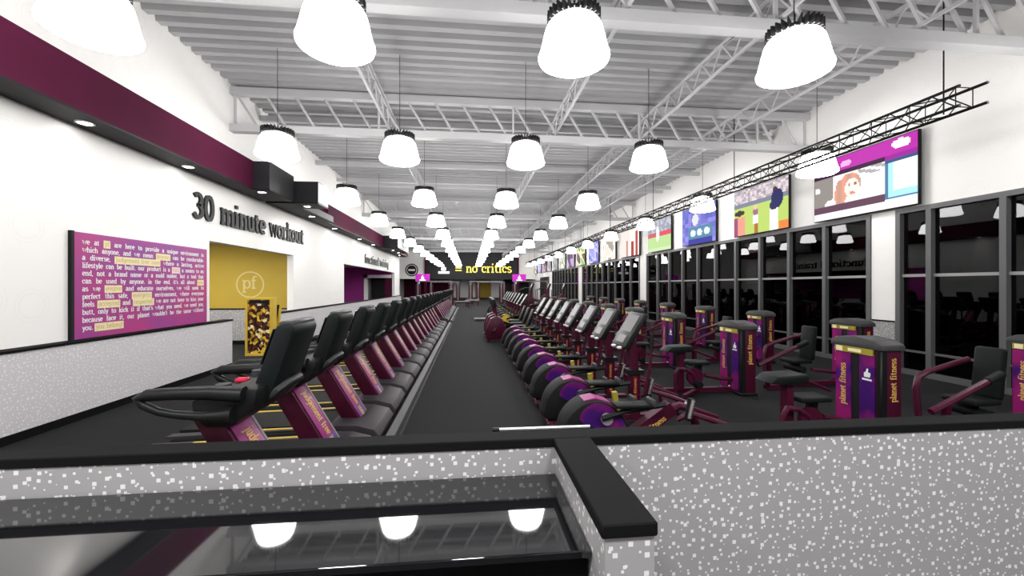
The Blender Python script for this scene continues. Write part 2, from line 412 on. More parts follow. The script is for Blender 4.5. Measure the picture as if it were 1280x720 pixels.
# left wall with two openings
OP = [(8.94, 12.95), (17.95, 29.7)]    # Y ranges
mb = MB(); T = .18
HZ = 2.66
ys = [YF] + [v for o in OP for v in o] + [31.7]
for i in range(0, len(ys), 2): mb.box(XL - T, XL, ys[i], ys[i + 1], 0, HZ)
mb.box(XL - T, XL, YF, 31.7, HZ, ZC + .1)
mb.box(-9.3, XL - T, 31.5, 31.7, 0, ZC + .1)
struct('wall_left', mb, 'wall')
struct('wall_front', MB().box(-9.3, XR + .2, YF - .2, YF, 0, ZC + .1), 'wall')
# alcove behind the gold wall
mb = MB(); mb.box(-9, XL - T, 13.1, 13.25, 1.06, 3.0)
struct('wall_alcove', mb, 'gold')
mb = MB(); mb.box(-9, XL - T, 13.02, 13.12, .12, 1.04); struct('trim_1', mb, 'dots')
mb = MB(); mb.box(-9, XL - T, 13.0, 13.12, 0, .12); mb.box(-9, XL - T, 13.0, 13.12, 1.04, 1.07); struct('baseboard_alcove', mb, 'cap')
mb = MB(); mb.box(-9.2, -9, 7, 13.25, 0, 3.0); mb.box(-9, XL - T, 6.9, 7.0, 0, 3.0); struct('wall_alcove_side', mb, 'white')
struct('ceiling_alcove', MB().box(-9.2, XL - T, 6.9, 13.25, 3.0, 3.05), 'white')
# second room: purple
mb = MB(); mb.box(-9.2, -7.25, 29.4, 29.55, 0, 3.0); mb.box(-7.25, XL - T, 29.4, 29.55, 2.5, 3.0); mb.box(-9.3, -9.2, 14, 29.55, 0, 3.0)
struct('wall_purple', mb, 'purplewall')
struct('wall_studio', MB().box(-9.2, XL - T, 14.0, 14.1, 0, 3.0), 'white')
struct('ceiling_studio', MB().box(-9.3, XL - T, 14.0, 29.55, 3.0, 3.05), 'white')
mb = MB(); mb.box(-7.25, -7.02, 29.3, 29.5, 0, 2.5); mb.box(-7.25, XL - T, 29.3, 29.5, 2.28, 2.5)
struct('trim_2', mb, 'white')
struct('wall_studio_back', MB().box(-7.1, XL - T, 30.9, 31.0, 0, 2.6), 'char')
struct('wall_studio_side', MB().box(-5.9, -5.5, 29.6, 30.9, 0, 2.6), 'maroon')

for nm, x0, x1, y0, y1, z, e in (('alcove_fill', -8.2, -6.2, 9.6, 11.6, 2.98, 'al1'), ('studio_fill', -8.4, -6.2, 20.2, 23.0, 2.98, 'al2')):  # glowing panels added out of view to brighten the two side rooms
    t = empty(nm, ((x0 + x1) / 2, (y0 + y1) / 2, z)); a, b = (x1 - x0) / 2, (y1 - y0) / 2
    MB().box(-a, a, -b, b, -.03, .0).build('housing', 'paper', t)
    MB().box(-a + .05, a - .05, -b + .05, b - .05, -.034, -.031).build('lens', mat('fill panel glow', (.9, .9, .9), .4, emit=(1, .98, .95), es=14.0), t)
    tag(t, 'added fill panel, out of view, inside the ' + ('gold alcove' if 'alc' in nm else 'purple studio'), 'added fill light')
# right wall with window bays
BAYS = [(-3.6, 7.53), (8.05, 19.4), (20.2, 31.0), (32.1, 42.6)]
ZW = 3.28
mb = MB()
ys = [YF] + [v for o in BAYS for v in o] + [44.2]
for i in range(0, len(ys), 2): mb.box(XR, XR + .25, ys[i], ys[i + 1], 0, ZW)
mb.box(XR, XR + .25, 50.5, 62, 0, ZW)
mb.box(XR, XR + .25, 44.2, 50.5, 2.75, ZW)
mb.box(XR, XR + .25, YF, 62, ZW, ZC + .1)
struct('wall_right', mb, 'wall')
# wainscot on the columns
mb = MB(); mb.box(XR - .012, XR, 7.56, 8.03, .0, 1.0); struct('trim_3', mb, 'dots')
struct('trim_4', MB().box(XR - .02, XR, 7.56, 8.03, 1.0, 1.03), 'cap')
# window bays
def bay(n, y0, y1, panes):
    w = empty(f'window_{n}', (XR, (y0 + y1) / 2, 0)); tag(w, kind='structure')
    ym = (y0 + y1) / 2
    def fr(name, a, b, z0, z1, x0=0, x1=.14, m='frame'):
        return MB().box(x0, x1, a - ym, b - ym, z0, z1).build(name, m, w)
    fr('head_frame', y0, y1, ZW - .09, ZW, -.03)
    fr('sill', y0, y1, 0, .10, -.03)
    for i, yy in enumerate(panes):
        fr('mullion', yy - .045, yy + .045, .10, ZW - .09, -.035)
    ed = sorted(panes)
    for a, b in zip(ed[:-1], ed[1:]):
        fr('transom', a + .045, b - .045, 1.92, 1.975, .02, .10, 'sash')
        fr('low_rail', a + .045, b - .045, .44, .48, .02, .10, 'frame')
        MB().box(.06, .068, a - ym + .045, b - ym - .045, .10, ZW - .09).build('pane', 'glass', w)
    return w
bay(1, -3.6, 7.53, [-3.55, -2.36, -1.17, .02, 1.21, 2.4, 3.55, 4.74, 5.83, 6.92, 7.48])
def even(a, b, n): return [a + .05 + (b - a - .1) * i / n for i in range(n + 1)]
bay(2, 8.05, 19.4, even(8.05, 19.4, 10)); bay(3, 20.2, 31.0, even(20.2, 31.0, 9)); bay(4, 32.1, 42.6, even(32.1, 42.6, 9))
d = empty('door_1', (XR, 47.3, 0)); tag(d, kind='structure')
MB().box(.05, .10, -3.1, 3.1, 0, 2.7).build('door_panel', 'char', d)
MB().box(0, .12, -3.1, -2.95, 0, 2.75).build('door_frame', 'frame', d); MB().box(0, .12, -.1, .1, 0, 2.75).build('door_frame', 'mframe', d)

# back wall
mb = MB()
mb.box(-9.3, -5.7, YB, YB + .2, 2.6, ZC + .1); mb.box(6.4, XR, YB, YB + .2, 2.6, ZC + .1)
struct('wall_back', mb, 'wall')
struct('wall_back_header', MB().box(-5.7, 6.4, YB - .2, YB + .1, 2.55, ZC + .1), 'char')
mb = MB(); mb.box(-5.75, -5.5, YB - .26, YB + .2, 0, ZC); mb.box(6.2, 6.45, YB - .26, YB + .2, 0, ZC); struct('trim_5', mb, 'maroon')
mb = MB(); mb.box(-9.3, -3, 60, 60.2, 0, 3.5); struct('wall_back_left', mb, 'maroon')
mb = MB(); mb.box(-3, .8, 60, 60.2, 0, 3.5); mb.box(3.1, 5, 60, 60.2, 0, 3.5); struct('wall_back_centre', mb, 'white')
struct('wall_back_gold', MB().box(.8, 3.1, 59.95, 60.2, 0, 3.5), 'gold')
struct('wall_back_right', MB().box(5, XR + .2, 60, 60.2, 0, 3.5), 'char')
struct('ceiling_back', MB().box(-9.3, XR + .2, YB + .2, 60.2, 3.5, 3.6), 'char')
struct('wall_far_left', MB().box(-9.5, -9.3, 31.5, 60.2, 0, ZC + .1), 'wall')
struct('baseboard_right', MB().box(XR - .03, XR, 7.55, 8.03, 0, .1), 'cap')

# soffit along the left wall
ZS0, ZS1 = 3.89, 4.53
def soffit(name, x1, y0, y1, z1, m, label, cat='soffit'):
    t = empty(name, (XL, (y0 + y1) / 2, ZS0)); h = (y1 - y0) / 2
    MB().box(.003, x1 - XL, -h, h, .03, z1 - ZS0).build('fascia', m, t)
    MB().box(.003, x1 - XL + .004, -h, h, 0, .03).build('underside', 'blackmat', t)
    return tag(t, label, cat, 'boxed soffits along the left wall')
soffit('wall_soffit', -4.8, YF + .05, 9.72, ZS1, 'maroon', 'long plum soffit nearest the camera above the purple poster')
soffit('soffit_box', -4.46, 9.74, 11.02, ZS1, 'char', 'charcoal soffit box nearer the camera above the workout lettering')
sb = soffit('soffit_box', -3.95, 11.25, 12.0, 4.47, 'char', 'charcoal soffit box with its lit side painted white, further along the workout lettering')
MB().box(-3.95 - XL, -3.94 - XL, -.36, .36, .05, .56).build('side_panel', 'white', sb)  # white colour stands for the light on this side of the charcoal box
soffit('wall_soffit', -4.62, 12.02, 14.6, 4.1, 'char', 'low charcoal soffit between the box with the lit side and the plum soffit')
soffit('wall_soffit', -4.8, 14.62, 23.9, ZS1, 'maroon', 'plum soffit further along, before the purple alcove')
soffit('soffit_box', -4.05, 23.92, 28.0, ZS1 + .05, 'char', 'charcoal soffit box farthest along the left wall')
soffit('wall_soffit', -4.6, 28.02, 31.6, 4.3, 'maroon', 'short plum soffit at the far corner of the left wall')
dl0 = None
DL = [(-5.02, 5.95), (-5.02, 7.95), (-4.72, 9.95), (-4.35, 11.6), (-4.85, 13.3), (-5.02, 16.0), (-5.02, 19.5), (-5.02, 22.2), (-4.6, 25.5), (-4.6, 27.4), (-4.9, 29.6)]
for i, (x, yy) in enumerate(DL):
    if dl0 is None:
        dl0 = empty('downlight'); MB().lathe([(.0, -.012), (.075, -.012)], 16).build('lens', 'downlight', dl0)
        MB().lathe([(.075, -.014), (.10, -.016), (.10, 0)], 16).build('trim_ring', 'paper', dl0); o = dl0
    else: o = copy_tree(dl0)
    o.location = (x, yy, ZS0)
    tag(o, f'{ORD[i]} round downlight from the camera in the left soffit', 'downlight', 'downlights under the left soffit')
    l = bpy.data.lights.new('downlight_beam', 'SPOT'); l.energy = 26; l.spot_size = R(115); l.spot_blend = .8; l.shadow_soft_size = .07; l.color = (1, .97, .93)
    lo = bpy.data.objects.new('downlight_beam', l); COL.objects.link(lo); lo.location = (x, yy, ZS0 - .03)

# low partition walls on the left
def lowwall(name, y0, y1, label):
    t = empty(name, (-5.05, (y0 + y1) / 2, 0)); h = (y1 - y0) / 2
    MB().box(-.17, 0, -h, h, .10, 1.0).build('panel', 'dots_lit', t)
    MB().box(-.17, .012, -h, h, 0, .10).build('base', 'cap', t)
    MB().box(-.185, .014, -h, h + .02, 1.0, 1.03).build('cap', 'cap', t)
    return tag(t, label, 'low wall')
lowwall('partition_wall', 1.6, 9.38, 'speckled grey low wall with black cap under the purple poster')
lowwall('partition_wall', 11.5, 31.2, 'speckled grey low wall with black cap behind the treadmill consoles')

# ------------------------------------------------------------------ roof steel
TH = .075
def girder(y, label):
    t = empty('roof_girder', (XL, y, 5.22)); W = XR - XL
    MB().box(-.1, W, -.08, .08, .75, .91).build('top_chord', 'steel', t)
    MB().box(-.1, W, -.09, .09, -.07, .09).build('bottom_chord', 'steel', t)
    mb = MB(); x = .10; k = 0
    while x < W - .6:
        mb.beam((x, 0, .80), (x + .46, 0, .05), .045, .045)
        if k % 5 == 0: mb.beam((x - .02, 0, .05), (x - .02, 0, .80), .045, .045)
        x += .62; k += 1
    mb.beam((W - .1, 0, .80), (W - .1, 0, .05), .045, .045)
    mb.build('web_bars', 'steel', t)
    t['kind'] = 'structure'; return t
for i, gy in enumerate((5.2, 9.72, 20.9, 31.0, 42.0)): girder(gy, i)
for i, by in enumerate((11.0, 14.75, 17.0, 17.75, 24.2, 27.5, 34.5, 38.0, 46.0, 50.0)):
    struct('roof_beam', MB().box(XL - .1 if by < 31 else -9.3, XR, by - .06, by + .06, 5.9, 6.03), 'steel')
def joist(x):
    mb = MB(); z1, z0 = 5.78, 5.38
    for z in (z0, z1): mb.box(x - .022, x + .022, YF, YB - .3, z - .022, z + .022)
    y = YF
    while y < YB - 1.0:
        mb.beam((x, y, z0), (x, y + .3, z1), .022, .022); mb.beam((x, y + .3, z1), (x, y + .6, z0), .022, .022); y += .6
    mb.box(x + .045, x + .065, YF, YB - .3, z1 - .02, z1 + .02)
    struct('roof_joist', mb, 'steel')
for x in (-1.85, 2.05, 4.2, 6.25): joist(x)

# ------------------------------------------------------------------ pendant lamps
def make_lamp():
    t = empty('pendant_lamp')
    MB().lathe([(.0, .005), (.33, .005), (.372, .03), (.38, .06), (.362, .10), (.342, .18), (.322, .27), (.298, .36), (.262, .415), (.19, .448), (0, .455)], 24).build('diffuser', 'lamp', t)
    mb = MB(); mb.cyl((0, 0, .475), .22, .04, n=20)
    for k in range(28):
        a = 2 * PI * k / 28; Mx = Matrix.Rotation(a, 4, 'Z'); mb.box(.15, .285, -.006, .006, .43, .545, 0, Mx)
    mb.cyl((0, 0, .52), .07, .08, n=14); mb.build('heat_sink', 'lampsink', t)
    MB().tube([(0, 0, .55), (0, 0, ZC - 4.13 - .004)], .0055, 6).build('cord', 'lampsink', t)
    return t
lamp0 = make_lamp()
LX = [(-3.58, 'row over the left soffit'), (-1.34, 'row over the treadmills'), (1.11, 'row over the aisle'), (3.66, 'row over the weight machines'), (7.42, 'row behind the black truss')]
LY = [4.32, 8.13, 12.5, 16.8, 21.1, 25.4, 29.7, 34.0, 38.3, 42.6, 46.9, 51.0]
first = True
for j, (x, nm) in enumerate(LX):
    for i, yy in enumerate(LY):
        o = lamp0 if first else copy_tree(lamp0); first = False
        o.location = (x, yy, 4.13)
        tag(o, f'glowing white bell pendant lamp, {ORD[i]} from the camera in the {nm}', 'pendant lamp', 'bell pendant lamps')
for x in (-3.58, -1.34, 1.11, 3.66, 7.42):
    l = bpy.data.lights.new('room_lamp', 'AREA'); l.shape = 'DISK'; l.size = .74; l.energy = 130
    lo = bpy.data.objects.new('room_lamp', l); COL.objects.link(lo); lo.location = (x, -.2, 4.13)

# ------------------------------------------------------------------ black lighting truss
t = empty('lighting_truss', (6.70, 5.05, 4.23)); LT = 44.0; w = .27
for a, b in ((0, 0), (w, 0), (0, w), (w, w)):
    MB().tube([(a, -.05 + (.12 if a else 0) * -1, b), (a, LT, b)], .021, 6).build('chord', 'blackmat', t)
mb = MB(); y = 0; k = 0
while y < LT - .3:
    s = .3
    for (p, q) in (((0, 0), (0, w)), ((w, 0), (w, w)), ((0, w), (w, w)), ((0, 0), (w, 0))):
        if k % 2: p, q = q, p
        mb.tube([(p[0], y, p[1]), (q[0], y + s, q[1])], .009, 4)
        if k % 2 == 0: mb.tube([(p[0], y, p[1]), (q[0], y, q[1])], .008, 4)
    y += s; k += 1
mb.build('lacing', 'blackmat', t)
for k in range(9):
    MB().tube([(w / 2, .25 + 4.75 * k, 0), (w / 2, .25 + 4.75 * k, ZC - 4.234)], .010, 6).build('drop_rod', 'blackmat', t)
tag(t, 'long black box truss hung on rods in front of the television row', 'truss')

# ------------------------------------------------------------------ televisions
def hsh(*a):
    random.seed(hash(a) & 0xffffffff); return random.random()
def ellp(u, v, cx, cy, rx, ry): return ((u - cx) / rx) ** 2 + ((v - cy) / ry) ** 2 < 1
def tv_show(u, v):      # menu screen with a large portrait picture
    if v > .78: 
        c = (.52, .03, .42)
        if ellp(u, v, .87, .90, .075, .07) : c = (1, .95, 1)
        if ellp(u, v, .36, .86, .06, .05): c = (.85, .45, .8)
        return c
    if u > .73:
        if v > .66: return (.35, .02, .35) if v > .7 else (.04, .10, .22)
        if v > .17 and u > .76: 
            return (.45, .85, 1.0) if (u < .8 or v < .25) else (.92, 1, 1)
        return (.08, .22, .38) if v > .14 else (.95, .95, .97)
    if v > .70: return (.05, .01, .05)
    if v < .11: return (.97, .97, .97)
    if v < .22: return (.13, .06, .10)
    if ellp(u, v, .395, .50, .014, .02) or ellp(u, v, .455, .50, .014, .02): return (.35, .15, .15)
    if ellp(u, v, .425, .36, .03, .018): return (.80, .25, .25)
    if ellp(u, v, .425, .44, .075, .16): return (1.0, .84, .76)
    if ellp(u, v, .40, .50, .115, .19) or (ellp(u, v, .30, .38, .06, .24)): return (.70 + .15 * math.sin(u * 60), .34, .25)
    if ellp(u, v, .34, .25, .22, .10): return (.95, .9, .92)
    if ellp(u, v, .04, .52, .03, .05): return (1, 1, 1)
    if u > .48 and v > .58: return (.42, .42, .42) if (u + v * 2) % .2 < .1 else (.9, .9, .9)
    if u < .22: return (.30, .27, .25)
    return (1, .98, .95)
def tv_field(u, v):     # two people standing on a sports field before a crowd
    if ellp(u, v, .82, .62, .10, .19) or ellp(u, v, .76, .50, .07, .10): 
        return (.03, .03, .12)
    if ellp(u, v, .79, .80, .04, .06): return (.10, .04, .03)
    if .70 < u < .84 and v < .44: return (1, 1, 1)
    if .85 < u and v < .16: return (.9, .25, .06)
    if ellp(u, v, .44, .56, .035, .06): return (.8, .6, .35)
    if ellp(u, v, .44, .46, .05, .08): return (.35, .15, .25)
    if .39 < u < .49 and .2 < v < .38: return (1, 1, 1)
    if .41 < u < .48 and v < .2: return (.45, .16, .05)
    if ellp(u, v, .12, .50, .11, .06): return (.05, .03, .03)
    if u < .23 and v < .42: return (.9, .35, .25) if u > .08 else (.35, .08, .2)
    if v < .62: return (.52, .68, .16)
    if v < .70: return (.22, .24, .32)
    r = hsh(int(u * 24), int(v * 20)); return (.35 + .5 * r, .32 + .4 * r, .36 + .4 * r)
def tv_studio(u, v):
    if v < .45 and .2 < u < .9:
        for cx in (.35, .55, .76):
            if ellp(u, v, cx, .30, .08, .09): return (.8, .9, .9)
        return (.10, .25, .40) if v > .15 else (.05, .05, .35)
    if ellp(u, v, .42, .66, .10, .16): return (.75, .75, .8)
    if ellp(u, v, .42, .86, .05, .06): return (.3, .15, .1)
    r = hsh(int(u * 10), int(v * 8)); return (.12 + .2 * r, .14 + .15 * r, .55 + .2 * r)
def tv_pitch(u, v):
    if ellp(u, v, .45, .55, .07, .25): return (.9, .9, .9)
    if v > .62: return (.55, .56, .6) if hsh(int(u * 16), int(v * 12)) > .5 else (.35, .36, .45)
    if v > .45: return (.75, .08, .12) if u > .55 else (.6, .12, .15)
    return (.50, .72, .30) if v > .12 else (.62, .78, .45)
def tv_room(u, v):
    if abs(u - .66) < .06 and v < .55: return (.35, .03, .03)
    if abs(u - .88) < .06 and v < .9: return (.45, .05, .05)
    if abs(u - .36) < .04 and v < .6: return (.5, .25, .2)
    return (.85, .75, .70) if u < .5 else (.9, .82, .78)
def tv_mix(seed):
    pal = [[(.8, .75, .65), (.4, .35, .3), (.95, .9, .8)], [(.2, .2, .6), (.35, .35, .8), (.6, .6, .9)], [(.3, .55, .15), (.15, .1, .1), (.8, .8, .5)],
           [(.18, .08, .22), (.5, .35, .6), (.1, .05, .1)], [(.6, .65, .5), (.8, .8, .75), (.4, .4, .3)], [(.35, .35, .36), (.5, .5, .5), (.28, .28, .3)],
           [(.3, .28, .3), (.2, .2, .22), (.6, .55, .55)], [(.5, .3, .4), (.15, .1, .15), (.6, .5, .6)], [(.3, .3, .65), (.5, .5, .8), (.7, .6, .8)]][seed % 9]
    def f(u, v):
        a = math.sin(u * 7 + seed * 1.7) + math.sin(v * 6 + seed) + math.sin((u + v) * 9 + seed * 3)
        return pal[0] if a > .8 else pal[1] if a < -.5 else pal[2]
    return f
TVS = [(7.02, 2.36, tv_show, 'large television showing a menu with a purple banner and a red-haired face'),
       (10.22, 2.28, tv_field, 'television showing two people standing on a green sports field'),
       (13.5, 2.25, tv_studio, 'television showing a blue studio with three round screens'),
       (16.7, 2.25, tv_pitch, 'television showing a player on a green pitch before red boards'),
       (20.0, 2.5, tv_room, 'television showing dark red pillars in a pale room')]
for k in range(11):
    TVS.append((23.4 + 3.2 * k - (.3 if k > 6 else 0), 2.25, tv_mix(k), None))
names = ['brown and cream', 'violet-blue', 'green and black', 'dark purple', 'pale green', 'plain grey', 'dark grey', 'mauve and black', 'pale violet', 'cream', 'blue']
for i, (y0, wd, fn, lab) in enumerate(TVS):
    t = empty('television', (8.53, y0 + wd / 2, 3.32)); h = 1.40; hw = wd / 2
    MB().bbox(-.03, .035, -hw - .02, hw + .02, -.02, h + .02, .01, 1).build('casing', 'blackmat', t)
    MB().box(.035, .095, -.3, .3, .4, 1.0).build('wall_bracket', 'char', t)
    nu, nv = (72, 44) if i < 2 else (44, 28) if i < 5 else (16, 10)
    vs, fs, cs = [], [], []
    for a in range(nv + 1):
        for b in range(nu + 1): vs.append((-.034, hw - wd * b / nu, h * a / nv))
    for a in range(nv):
        for b in range(nu):
            p = a * (nu + 1) + b; fs.append((p, p + nu + 1, p + nu + 2, p + 1)); cs.append(fn((b + .5) / nu, (a + .5) / nv))
    me = bpy.data.meshes.new('picture'); me.from_pydata(vs, [], fs); me.materials.append(M['screen'])
    ca = me.color_attributes.new('Col', 'FLOAT_COLOR', 'CORNER')
    buf = []
    for c in cs: buf += [c[0], c[1], c[2], 1.0] * 4
    ca.data.foreach_set('color', buf); me.update()
    o = bpy.data.objects.new('picture', me); COL.objects.link(o); o.parent = t
    if lab is None: lab = f'far television with a {names[(i - 5) % 11]} picture, {ORD[i]} from the camera'
    tag(t, lab, 'television', 'televisions in a row above the windows')
random.seed(11)

# ------------------------------------------------------------------ poster with the long text
PY0, PY1, PZ0, PZ1 = 6.02, 8.80, 1.02, 2.47
t = empty('wall_poster', (XL, (PY0 + PY1) / 2, PZ0)); hw = (PY1 - PY0) / 2; hh = PZ1 - PZ0
MB().box(.0, .035, -hw, hw, 0, hh).build('panel', 'poster', t)
MB().box(.0, .045, -hw - .04, -hw, -.02, hh + .01).box(.0, .04, -hw, hw, -.02, 0).build('frame_edge', 'blackmat', t)
lines = ["we at [pf] are here to provide a unique environment in", "which anyone, and we mean [anyone,] can be comfortable.",
 "a diverse, [judgement free zone] where a lasting, active", "lifestyle can be built. our product is a {tool,} a means to an",
 "end, not a brand name or a mold maker, but a tool that", "can be used by anyone. in the end, it's all about [you.]",
 "as we [evolve] and educate ourselves, we will seek to", "perfect this safe, [energetic] environment, where everyone",
 "feels [accepted] and [respected.] we are not here to kiss your", "butt, only to kick it if that's what you need. we need you,",
 "because face it, our planet wouldn't be the same without", "you. [you belong!]"]
tx = MB(); hb = MB(); hp = MB(); ht = MB()
xw = 2 * hw - .22
for li, ln in enumerate(lines):
    zb = hh - .155 - li * .107
    toks, cur, inb = [], '', None
    for w_ in ln.split(' '): toks.append(w_)
    # join highlighted runs
    runs = []; acc = None
    for w_ in toks:
        if acc is not None: acc += ' ' + w_
        elif w_[0] in '[{': acc = w_
        else: runs.append(w_); continue
        if acc[-1] in ']}': runs.append(acc); acc = None
    wid = [text_w(r.strip('[]{}')) + (.6 if r[0] in '[{' else 0) for r in runs]
    full = li < 11
    total = sum(wid); size = .050
    sx = size
    if full:
        gap = (xw / sx - total) / max(1, len(runs) - 1)
        if gap < .5: sx = xw / (total + .5 * (len(runs) - 1)); gap = .5
        if gap > 1.5: sx = xw / (total + 1.3 * (len(runs) - 1)); gap = 1.3
    else: gap = .5
    x = 0
    for r, w_ in zip(runs, wid):
        s = r.strip('[]{}'); y0 = -hw + .12 + x * sx
        if r[0] in '[{':
            MB().box(.034, .0385, y0, y0 + w_ * sx, zb - .030, zb + .082).build('highlight_box', 'cream' if r[0] == '[' else 'pinkish', t)
            lettering(ht, s, (.0386, y0 + .3 * sx, zb), YY, ZZ, size, .001, .20, width=text_w(s) * sx)
        else: lettering(tx, s, (.0355, y0, zb), YY, ZZ, size, .001, .27, width=text_w(s) * sx)
        x += w_ + gap
tx.build('lettering', 'paper', t); 
ht.build('highlight_lettering', mat('ochre ink', (.55, .42, .16), .6), t)
tag(t, 'magenta wall poster filled with white lowercase text and yellow highlights', 'poster')

mb = MB(); lettering(mb, '30 minute workout', (XL + .002, 8.40, 3.06), YY, ZZ, .335, .04, .28, width=5.25)
tag(mb.build('wall_lettering', 'letters'), 'black raised wall lettering reading 30 minute workout', 'lettering')
mb = MB(); lettering(mb, 'functional training', (XL + .002, 21.3, 2.90), YY, ZZ, .30, .04, .26, width=6.0)
tag(mb.build('wall_lettering', 'letters'), 'small black wall lettering above the far purple alcove', 'lettering')
# emblem on the gold wall
mb = MB(); disc(mb, (-6.55, 13.098, 1.78), XX, ZZ, .36, .40); lettering(mb, 'pf', (-6.78, 13.098, 1.66), XX, ZZ, .26, .002, .2, width=.42)
tag(mb.build('wall_emblem', mat('pale gold print', (.55, .45, .20), .6)), 'pale round pf emblem printed on the gold wall', 'emblem')

# header lettering at the back
t = empty('back_sign', (-3.4, YB - .21, 3.45))
mb = MB(); lettering(mb, '= no critics', (1.5, 0, 0), XX, ZZ, .80, .05, .20, width=7.4); mb.build('lettering', 'glowyel', t)
mb = MB(); mb.box(-.6, .8, -.04, 0, -.15, .12); thumb(mb, (.05, 0, .55), XX, ZZ, .9, .05); mb.build('thumb_emblem', 'glowwhite', t)
tag(t, 'lit sign reading = no critics on the black header at the back', 'sign')
t = empty('round_sign', (-7.4, YB, 3.75))
mb = MB(); disc(mb, (0, -.03, 0), XX, ZZ, 0.001, .82); mb.build('plate', 'blackmat', t)
mb = MB(); disc(mb, (0, -.034, 0), XX, ZZ, .60, .68); mb.box(-.42, .42, -.036, -.034, -.12, .12); mb.build('ring_print', 'paper', t)
tag(t, 'round black and white sign on the far white wall', 'sign')
for x, s in ((-4.85, 'left'), (5.25, 'right')):
    t = empty('lit_sign', (x, 43.5, 0))
    MB().tube([(-.35, 0, 0), (-.35, 0, 2.2)], .06, 8).build('pole', 'paper', t)
    MB().bbox(-.72, .72, -.1, .1, 2.15, 2.95, .03, 1).build('sign_box', 'glowmag', t)
    mb = MB(); thumb(mb, (0, -.101, 2.6), XX, ZZ, .42, .01); mb.box(-.3, .3, -.112, -.101, 2.28, 2.36); mb.build('emblem', 'glowwhite', t)
    tag(t, f'glowing magenta sign box on a pole at the far {s} of the room', 'sign', 'magenta sign boxes')

# ------------------------------------------------------------------ foreground low wall, cap, counter
YW = 1.895
t = empty('foreground_wall', (0, YW, 0))
MB().box(-6.0, 6.6, .004, .10, 0, .995).build('panel', 'dots', t)
MB().box(.402, .556, -.70, .004, 0, .995).build('side_panel', 'dots', t)
mb = MB()
mb.bbox(-6.0, 6.6, -.004, .115, .995, 1.038, .005, 1); mb.build('cap', 'cap', t)
MB().bbox(.39, .565, -.708, -.0045, .995, 1.0385, .005, 1).build('side_cap', 'cap', t)
tag(t, 'speckled grey low wall with black cap crossing the foreground', 'low wall')
t = empty('counter', (-1.4, 1.6, 0)); t.rotation_euler = (R(-.6), 0, 0)
MB().bbox(-2.6, 1.798, -.29, .280, .850, .878, .004, 1).build('countertop', 'counter', t)
MB().box(-2.6, 1.795, -.25, .270, .008, .850).build('body', 'cap', t)
tag(t, 'glossy black counter mirroring the lamps in the left foreground', 'counter')
t = empty('rail_bar', (.12, 2.085, 1.02))
MB().tube([(.03, 0, 0), (.50, 0, 0)], .008, 10).build('tube', 'silver', t)
MB().tube([(-.005, 0, 0), (.03, 0, 0)], .010, 10).build('end_cap', 'black', t)
mb = MB(); mb.box(.08, .10, -.095, 0, -.014, -.006); mb.box(.42, .44, -.095, 0, -.014, -.006); mb.build('bracket', 'black', t)
tag(t, 'thin silver bar with black end behind the foreground wall cap', 'rail')

